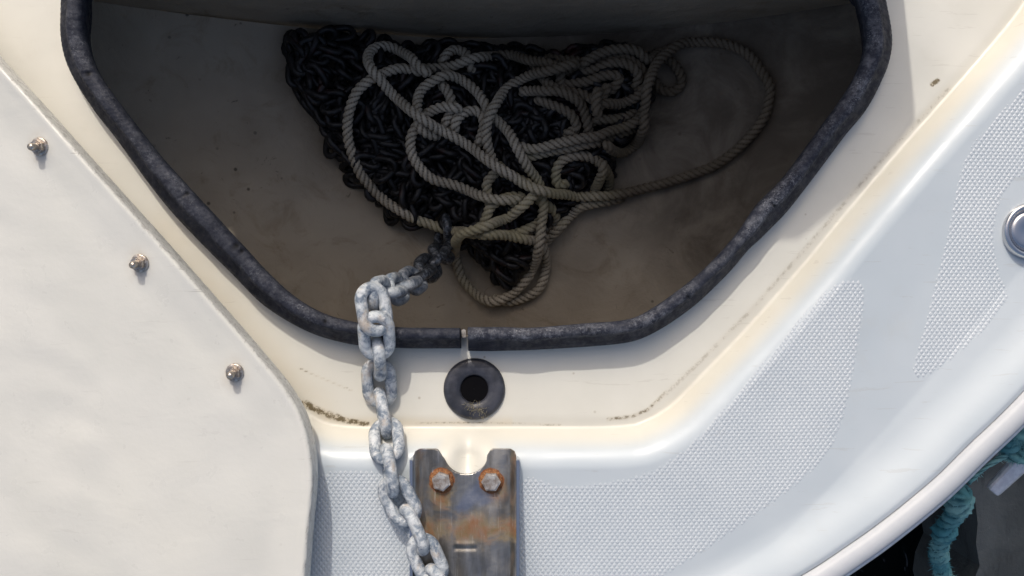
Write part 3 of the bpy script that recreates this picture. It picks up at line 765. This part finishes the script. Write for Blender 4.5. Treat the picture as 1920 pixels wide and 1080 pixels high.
# ------------------------------------------------------------------ laid rope heaped over the chain
RR = .0049
PATHS = [   # bottom to top, photograph pixels
 [(1028, 108), (1069, 113), (1111, 116), (1139, 110), (1167, 106), (1189, 117), (1206, 133), (1208, 150)],
 [(1050, 140), (1061, 134), (1111, 131), (1150, 118), (1180, 122), (1196, 140), (1190, 165)],
 [(1040, 120), (1052, 135), (1050, 160), (1064, 157), (1097, 153), (1133, 142), (1160, 145), (1150, 165), (1130, 175)],
 [(1000, 118), (1012, 140), (1040, 165), (1083, 175), (1111, 186), (1128, 180), (1140, 162)],
 [(1118, 200), (1136, 195), (1167, 194), (1200, 178), (1206, 165)],
 [(1110, 228), (1128, 226), (1161, 222), (1194, 211), (1204, 200)],
 [(1120, 215), (1118, 190), (1122, 170)],
 [(980, 170), (1017, 169), (1056, 175), (1083, 189), (1097, 211), (1103, 242), (1100, 262)],
 [(1010, 186), (1025, 192), (1050, 203), (1072, 217), (1080, 240), (1064, 250)],
 [(1230, 100), (1250, 110), (1264, 120), (1276, 142), (1275, 161), (1261, 173), (1242, 169), (1228, 150)],
 [(1090, 120), (1122, 102), (1150, 93), (1178, 92), (1200, 100), (1215, 112), (1235, 100), (1260, 90)],
 [(828, 116), (843, 98), (857, 94), (873, 100), (880, 113), (884, 130)],
 [(790, 128), (840, 126), (879, 112), (915, 106), (957, 104), (990, 112), (1028, 118), (1045, 130)],
 [(1060, 345), (1044, 345), (1044, 320), (1056, 300), (1083, 292), (1111, 297), (1135, 318), (1142, 345), (1130, 370)],
 [(1130, 305), (1128, 325), (1118, 353), (1100, 375)],
 [(984, 300), (1000, 292), (1042, 282), (1083, 274), (1125, 266), (1167, 250), (1194, 238)],
 [(975, 275), (1000, 281), (1042, 270), (1083, 262), (1125, 253), (1167, 240), (1196, 226), (1208, 205)],
 [(829, 158), (843, 181), (848, 206), (840, 222), (832, 236)],
 [(851, 244), (859, 222), (879, 208), (900, 212), (907, 235), (897, 268)],
 [(1010, 375), (1030, 385), (1042, 408), (1032, 425), (1005, 432), (980, 436)],
 [(940, 310), (924, 328), (913, 343), (914, 366), (918, 385), (910, 412)],
 [(1165, 372), (1145, 376), (1118, 380), (1089, 387), (1068, 407), (1044, 430), (1025, 450), (1000, 470)],
 [(1015, 455), (1024, 490), (1021, 519), (1009, 543), (985, 558), (955, 564), (930, 560)],
 [(960, 388), (985, 372), (970, 369), (941, 373), (920, 389), (909, 414), (895, 430)],
 [(860, 203), (829, 201), (801, 214), (782, 237), (771, 261), (774, 292), (793, 321), (815, 337), (852, 347), (881, 359), (911, 370), (941, 375), (975, 373)],
 [(800, 130), (784, 133), (751, 129), (723, 136), (696, 150), (671, 171), (655, 206), (651, 244), (659, 286), (673, 319), (696, 350), (722, 377), (757, 400), (795, 418), (837, 430), (867, 435), (911, 441), (955, 440), (985, 431), (1009, 419), (1020, 405)],
 [(905, 440), (945, 440), (975, 448), (1006, 452), (1022, 445)],
 [(818, 255), (803, 252), (789, 240), (784, 217), (782, 194), (790, 169), (812, 150), (840, 142), (868, 153), (893, 172), (909, 194), (921, 215), (937, 230), (957, 252), (973, 284), (990, 315), (1004, 335), (1015, 358), (1019, 385), (1015, 418), (1012, 448),
  (1006, 484), (997, 507), (979, 534), (955, 554), (926, 566), (905, 561), (884, 545), (867, 523), (857, 495), (853, 466), (861, 443), (878, 434), (911, 424), (947, 410), (973, 392), (994, 374), (1005, 362)],
 [(1080, 118), (1045, 128), (1001, 138), (973, 152), (948, 169), (929, 194), (918, 217), (912, 244), (915, 278), (926, 305), (943, 322), (965, 333), (990, 345)],
 [(800, 136), (784, 124), (768, 106), (743, 92), (718, 86), (698, 93), (690, 111), (698, 131), (718, 156), (740, 180), (762, 200), (784, 218), (807, 233), (834, 247), (868, 267), (901, 289), (929, 311), (957, 328), (985, 346), (1024, 359), (1074, 367), (1120, 368), (1160, 364), (1222, 350), (1278, 333), (1333, 314), (1375, 286), (1411, 250), (1433, 217), (1444, 175), (1433, 142), (1411, 111), (1383, 90), (1347, 79), (1306, 78), (1272, 86), (1244, 106), (1225, 131), (1214, 161), (1211, 189), (1208, 217), (1206, 244), (1194, 269), (1172, 286), (1150, 282), (1138, 268)],
]
def rope_verts(C3, r, pitch, nseg=24, amp=.16, fuzz=0.0, seed=0, ph0=0.0):
    n = len(C3); rr = np.random.default_rng(seed); V = []; F = []; G = []
    T = np.gradient(C3, axis=0); T /= np.linalg.norm(T, axis=1)[:, None]
    L_ = np.concatenate([[0], np.cumsum(np.linalg.norm(np.diff(C3, axis=0), axis=1))])
    N = np.cross(T[0], [0, 0, 1.0]); N /= np.linalg.norm(N)
    for i in range(n):
        N = N - T[i]*np.dot(N, T[i]); N /= np.linalg.norm(N); B = np.cross(T[i], N)
        for k in range(nseg):
            a = 2*math.pi*k/nseg; ph = 3*(a - 2*math.pi*L_[i]/pitch + ph0)
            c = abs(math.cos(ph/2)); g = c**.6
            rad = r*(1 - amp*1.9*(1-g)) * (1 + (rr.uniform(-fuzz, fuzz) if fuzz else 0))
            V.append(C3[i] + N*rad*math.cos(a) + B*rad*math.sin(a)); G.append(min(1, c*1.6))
    for i in range(n-1):
        for k in range(nseg): F.append((i*nseg+k, i*nseg+(k+1) % nseg, (i+1)*nseg+(k+1) % nseg, (i+1)*nseg+k))
    F.append(tuple(reversed(range(nseg)))); F.append(tuple((n-1)*nseg+k for k in range(nseg)))
    return V, F, G
placed = np.zeros((0, 3)); AV = []; AF = []; AG = []
for q, path in enumerate(PATHS):
    p2 = catmull(path, 5.0)                                    # pixels
    z = np.full(len(p2), -.18)
    for it in range(10):
        k = S*(H-z)/H; X = (p2[:, 0]-960)*k; Y = (540-p2[:, 1])*k
        zz = surf(X, Y) + RR + .003 + .010*np.clip(pile_h(X, Y)/.048, 0, 1)
        if len(placed):
            d2 = (X[:, None]-placed[:, 0])**2 + (Y[:, None]-placed[:, 1])**2
            up = np.where(d2 < (2*RR)**2, placed[:, 2] + np.sqrt(np.clip((2*RR)**2*.92 - d2, 0, None)), -9)
            zz = np.maximum(zz, up.max(1))
        ii = np.arange(len(p2))
        if it > 4:                                             # later stretches pass over earlier ones
            d2 = (X[:, None]-X)**2 + (Y[:, None]-Y)**2; sep = (ii[:, None]-ii) > 14
            up = np.where((d2 < (2*RR)**2) & sep, z[None, :] + np.sqrt(np.clip((2*RR)**2*.92-d2, 0, None)), -9); zz = np.maximum(zz, up.max(1))
        # dilate then smooth
        mx = np.max(np.stack([np.roll(np.pad(zz, 3, 'edge'), s_)[3:-3] for s_ in (-2, -1, 0, 1, 2)]), 0)
        pad = np.pad(mx, 5, 'edge'); ker = np.exp(-np.linspace(-1.6, 1.6, 11)**2); ker /= ker.sum()
        z = np.convolve(pad, ker, 'valid')
    k = S*(H-z)/H; C = np.stack([(p2[:, 0]-960)*k, (540-p2[:, 1])*k, z], 1)
    placed = np.vstack([placed, C])
    # tuck both ends down
    C[0, 2] -= .004; C[-1, 2] -= .004
    Cf = catmull(C, .0015); la = np.arange(len(Cf))*.0015
    Cf[:, 0] += .0007*vnoise(la, la*0+q, .016, 50); Cf[:, 1] += .0007*vnoise(la, la*0+q, .016, 51); Cf[:, 2] += .0004*vnoise(la, la*0+q, .02, 52)
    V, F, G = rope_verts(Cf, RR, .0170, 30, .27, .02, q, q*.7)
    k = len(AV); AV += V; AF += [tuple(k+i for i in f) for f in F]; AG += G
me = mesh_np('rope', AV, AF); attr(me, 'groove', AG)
co = np.array([tuple(v) for v in AV]); attr(me, 'rope_shade', sm((co[:, 0]-.005+.9*(co[:, 1]-.13)+.02*vnoise(co[:, 0], co[:, 1], .03, 41))/.09))
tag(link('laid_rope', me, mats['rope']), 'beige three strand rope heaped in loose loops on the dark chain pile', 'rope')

# ------------------------------------------------------------------ stainless deck filler at the right edge
fxy = W(1946, 431, .006)
fz = float(deck_z(np.array([fxy[0]]), np.array([fxy[1]]))[0])
fl = empty('deck_filler', (fxy[0], fxy[1], fz)); tag(fl, 'round polished steel fitting on the deck at the right edge', 'deck fitting')
V, F = lathe([(.0215, -.001), (.0213, .003), (.0203, .0055), (.0186, .0064), (.0172, .0055), (.0165, .0035), (.0150, .0018)], 56); link('rim', mesh_np('rim', V, F), mats['steel'], fl)
V, F = lathe([(.0158, .001), (.0150, .0032), (.0120, .0046), (.0060, .0030), (.0001, .0026)], 48); link('cap', mesh_np('cap', V, F), mats['steel'], fl)
box('key_slot', (0, 0, .0047), (.011, .0030, .0012), mats['bush'], fl, .0004, rz=R(70))

# ------------------------------------------------------------------ water, pontoon, cleat, teal ropes
wx = np.linspace(-40, 40, 41)
me = field('water', wx, wx, lambda X, Y: (np.ones_like(X), X, Y), lambda X, Y: X*0 - .75)
tag(link('water', me, mats['water']), 'dark still water beside the hull', kind='structure')
zp = -.42
px0 = W(1826, 0, zp)[0]
V = [];
outl = [(px0 + .006*math.sin(y*37)+.004*math.sin(y*91), y) for y in np.linspace(-3, 3, 241)]
V = [(a, b, zp) for a, b in outl] + [(a, b, zp-.16) for a, b in outl] + [(2.2, b, zp) for a, b in outl]
n_ = len(outl); F = [(i, i+1, n_+i+1, n_+i) for i in range(n_-1)] + [(i, 2*n_+i, 2*n_+i+1, i+1) for i in range(n_-1)]
pm = mesh_np('pontoon', V, F)
tag(link('pontoon', pm, mats['dock'], smooth=False), 'dark grey weathered pontoon below the deck edge at lower right', 'pontoon')
zc = -.10
cl = empty('mooring_cleat', (*W(1935, 850, zc), zc)); tag(cl, 'pale metal cleat horn sticking out beside the teal rope at right', 'cleat')
def horn(a, b, ra, rb, nm):
    A = Vector((*W(*a, zc), zc)) - cl.location; B = Vector((*W(*b, zc), zc-.01)) - cl.location; t = (B-A).normalized(); s = t.cross(Vector((0, 0, 1))).normalized(); u = s.cross(t)
    V = []; F = []; ns = 12
    rings = [(0, 1), (.5, 1), (.93, 1), (.985, .92), (1.0, .75)]
    for f, g in rings:
        c = A.lerp(B, f); r = (ra+(rb-ra)*f)*g
        for k in range(ns):
            an = 2*math.pi*k/ns; q = lambda v: math.copysign(abs(v)**.6, v)
            V.append(c + s*r*q(math.cos(an)) + u*r*.7*q(math.sin(an)))
    for i in range(len(rings)-1):
        for k in range(ns): F.append((i*ns+k, i*ns+(k+1) % ns, (i+1)*ns+(k+1) % ns, (i+1)*ns+k))
    F.append(tuple(range(ns))); F.append(tuple((len(rings)-1)*ns+k for k in range(ns)))
    link(nm, mesh_np(nm, V, F), mats['alu'], cl, smooth=False)
horn((1935, 846), (1870, 926), .0085, .0062, 'horn'); horn((1935, 846), (1990, 760), .0085, .0062, 'horn')
V, F = lathe([(.014, -.30), (.012, -.08), (.011, -.004), (.006, .004), (.0001, .005)], 24); link('post', mesh_np('post', V, F), mats['alu'], cl)
def fuzzy(name, pts, r, label, cat, seed, strands=900, group=None, taper=(1, 1)):
    C = catmull(pts, .002); V, F, G = rope_verts(C, r, .03, 18, .2, .16, seed)
    nn = len(C); tt = np.repeat(np.linspace(0, 1, nn), 18); lump = 1 + .28*np.sin(np.repeat(np.arange(nn), 18)*.35 + seed) * np.sin(np.repeat(np.arange(nn), 18)*.13)
    cc = np.repeat(C, 18, 0); V = list(cc + (np.array(V)-cc)*(lump*(taper[0]+(taper[1]-taper[0])*tt))[:, None])
    rr = random.Random(seed); V = [Vector(v) for v in V]; G = list(G)
    for q in range(strands):
        i = rr.randrange(len(C)-1); c = Vector(C[i]); d = Vector((rr.gauss(0, 1), rr.gauss(0, 1), rr.gauss(0, .7))).normalized()
        p = c + d*r*.9; l = rr.uniform(.0008, .0030); e = p + (d + Vector((rr.gauss(0, .6), rr.gauss(0, .6), -.3)))*l; wv = d.cross(Vector((.3, .2, 1))).normalized()*.0004
        k = len(V); V += [p-wv, p+wv, e]; F.append((k, k+1, k+2)); G += [1, 1, .5 if rr.random() < .5 else 1]
    loc = V[0].copy(); me = mesh_np(name, [v-loc for v in V], F); attr(me, 'groove', G)
    o = link(name, me, mats['teal']); o.location = loc; tag(o, label, cat, group); return o
T3 = lambda a: [(*W(x, y, z), z) for x, y, z in a]
fuzzy('teal_rope', T3([(1800, 925, -.06), (1795, 955, -.09), (1775, 985, -.11), (1766, 1010, -.13), (1760, 1040, -.16), (1768, 1075, -.2), (1775, 1120, -.26)]), .0078, 'frayed teal rope hanging down beside the hull below the toe rail', 'rope', 4, 3500, None, (1.25, .68))
fuzzy('teal_line', T3([(1885, 838, -.085), (1905, 815, -.075), (1925, 820, -.07), (1930, 842, -.075), (1905, 852, -.082), (1890, 835, -.085), (1906, 812, -.062), (1932, 810, -.06), (1960, 830, -.06)]), .0085, 'knotted teal line wound round the metal cleat at right', 'rope', 5, 4000)
fuzzy('thin_line', T3([(1896, 850, -.082), (1870, 862, -.085), (1845, 880, -.085), (1815, 905, -.08)]), .0022, 'thin slack teal line from the cleat to the hull edge', 'line', 6, 60)
print('links as parts', NL[0], 'rope verts', len(AV))
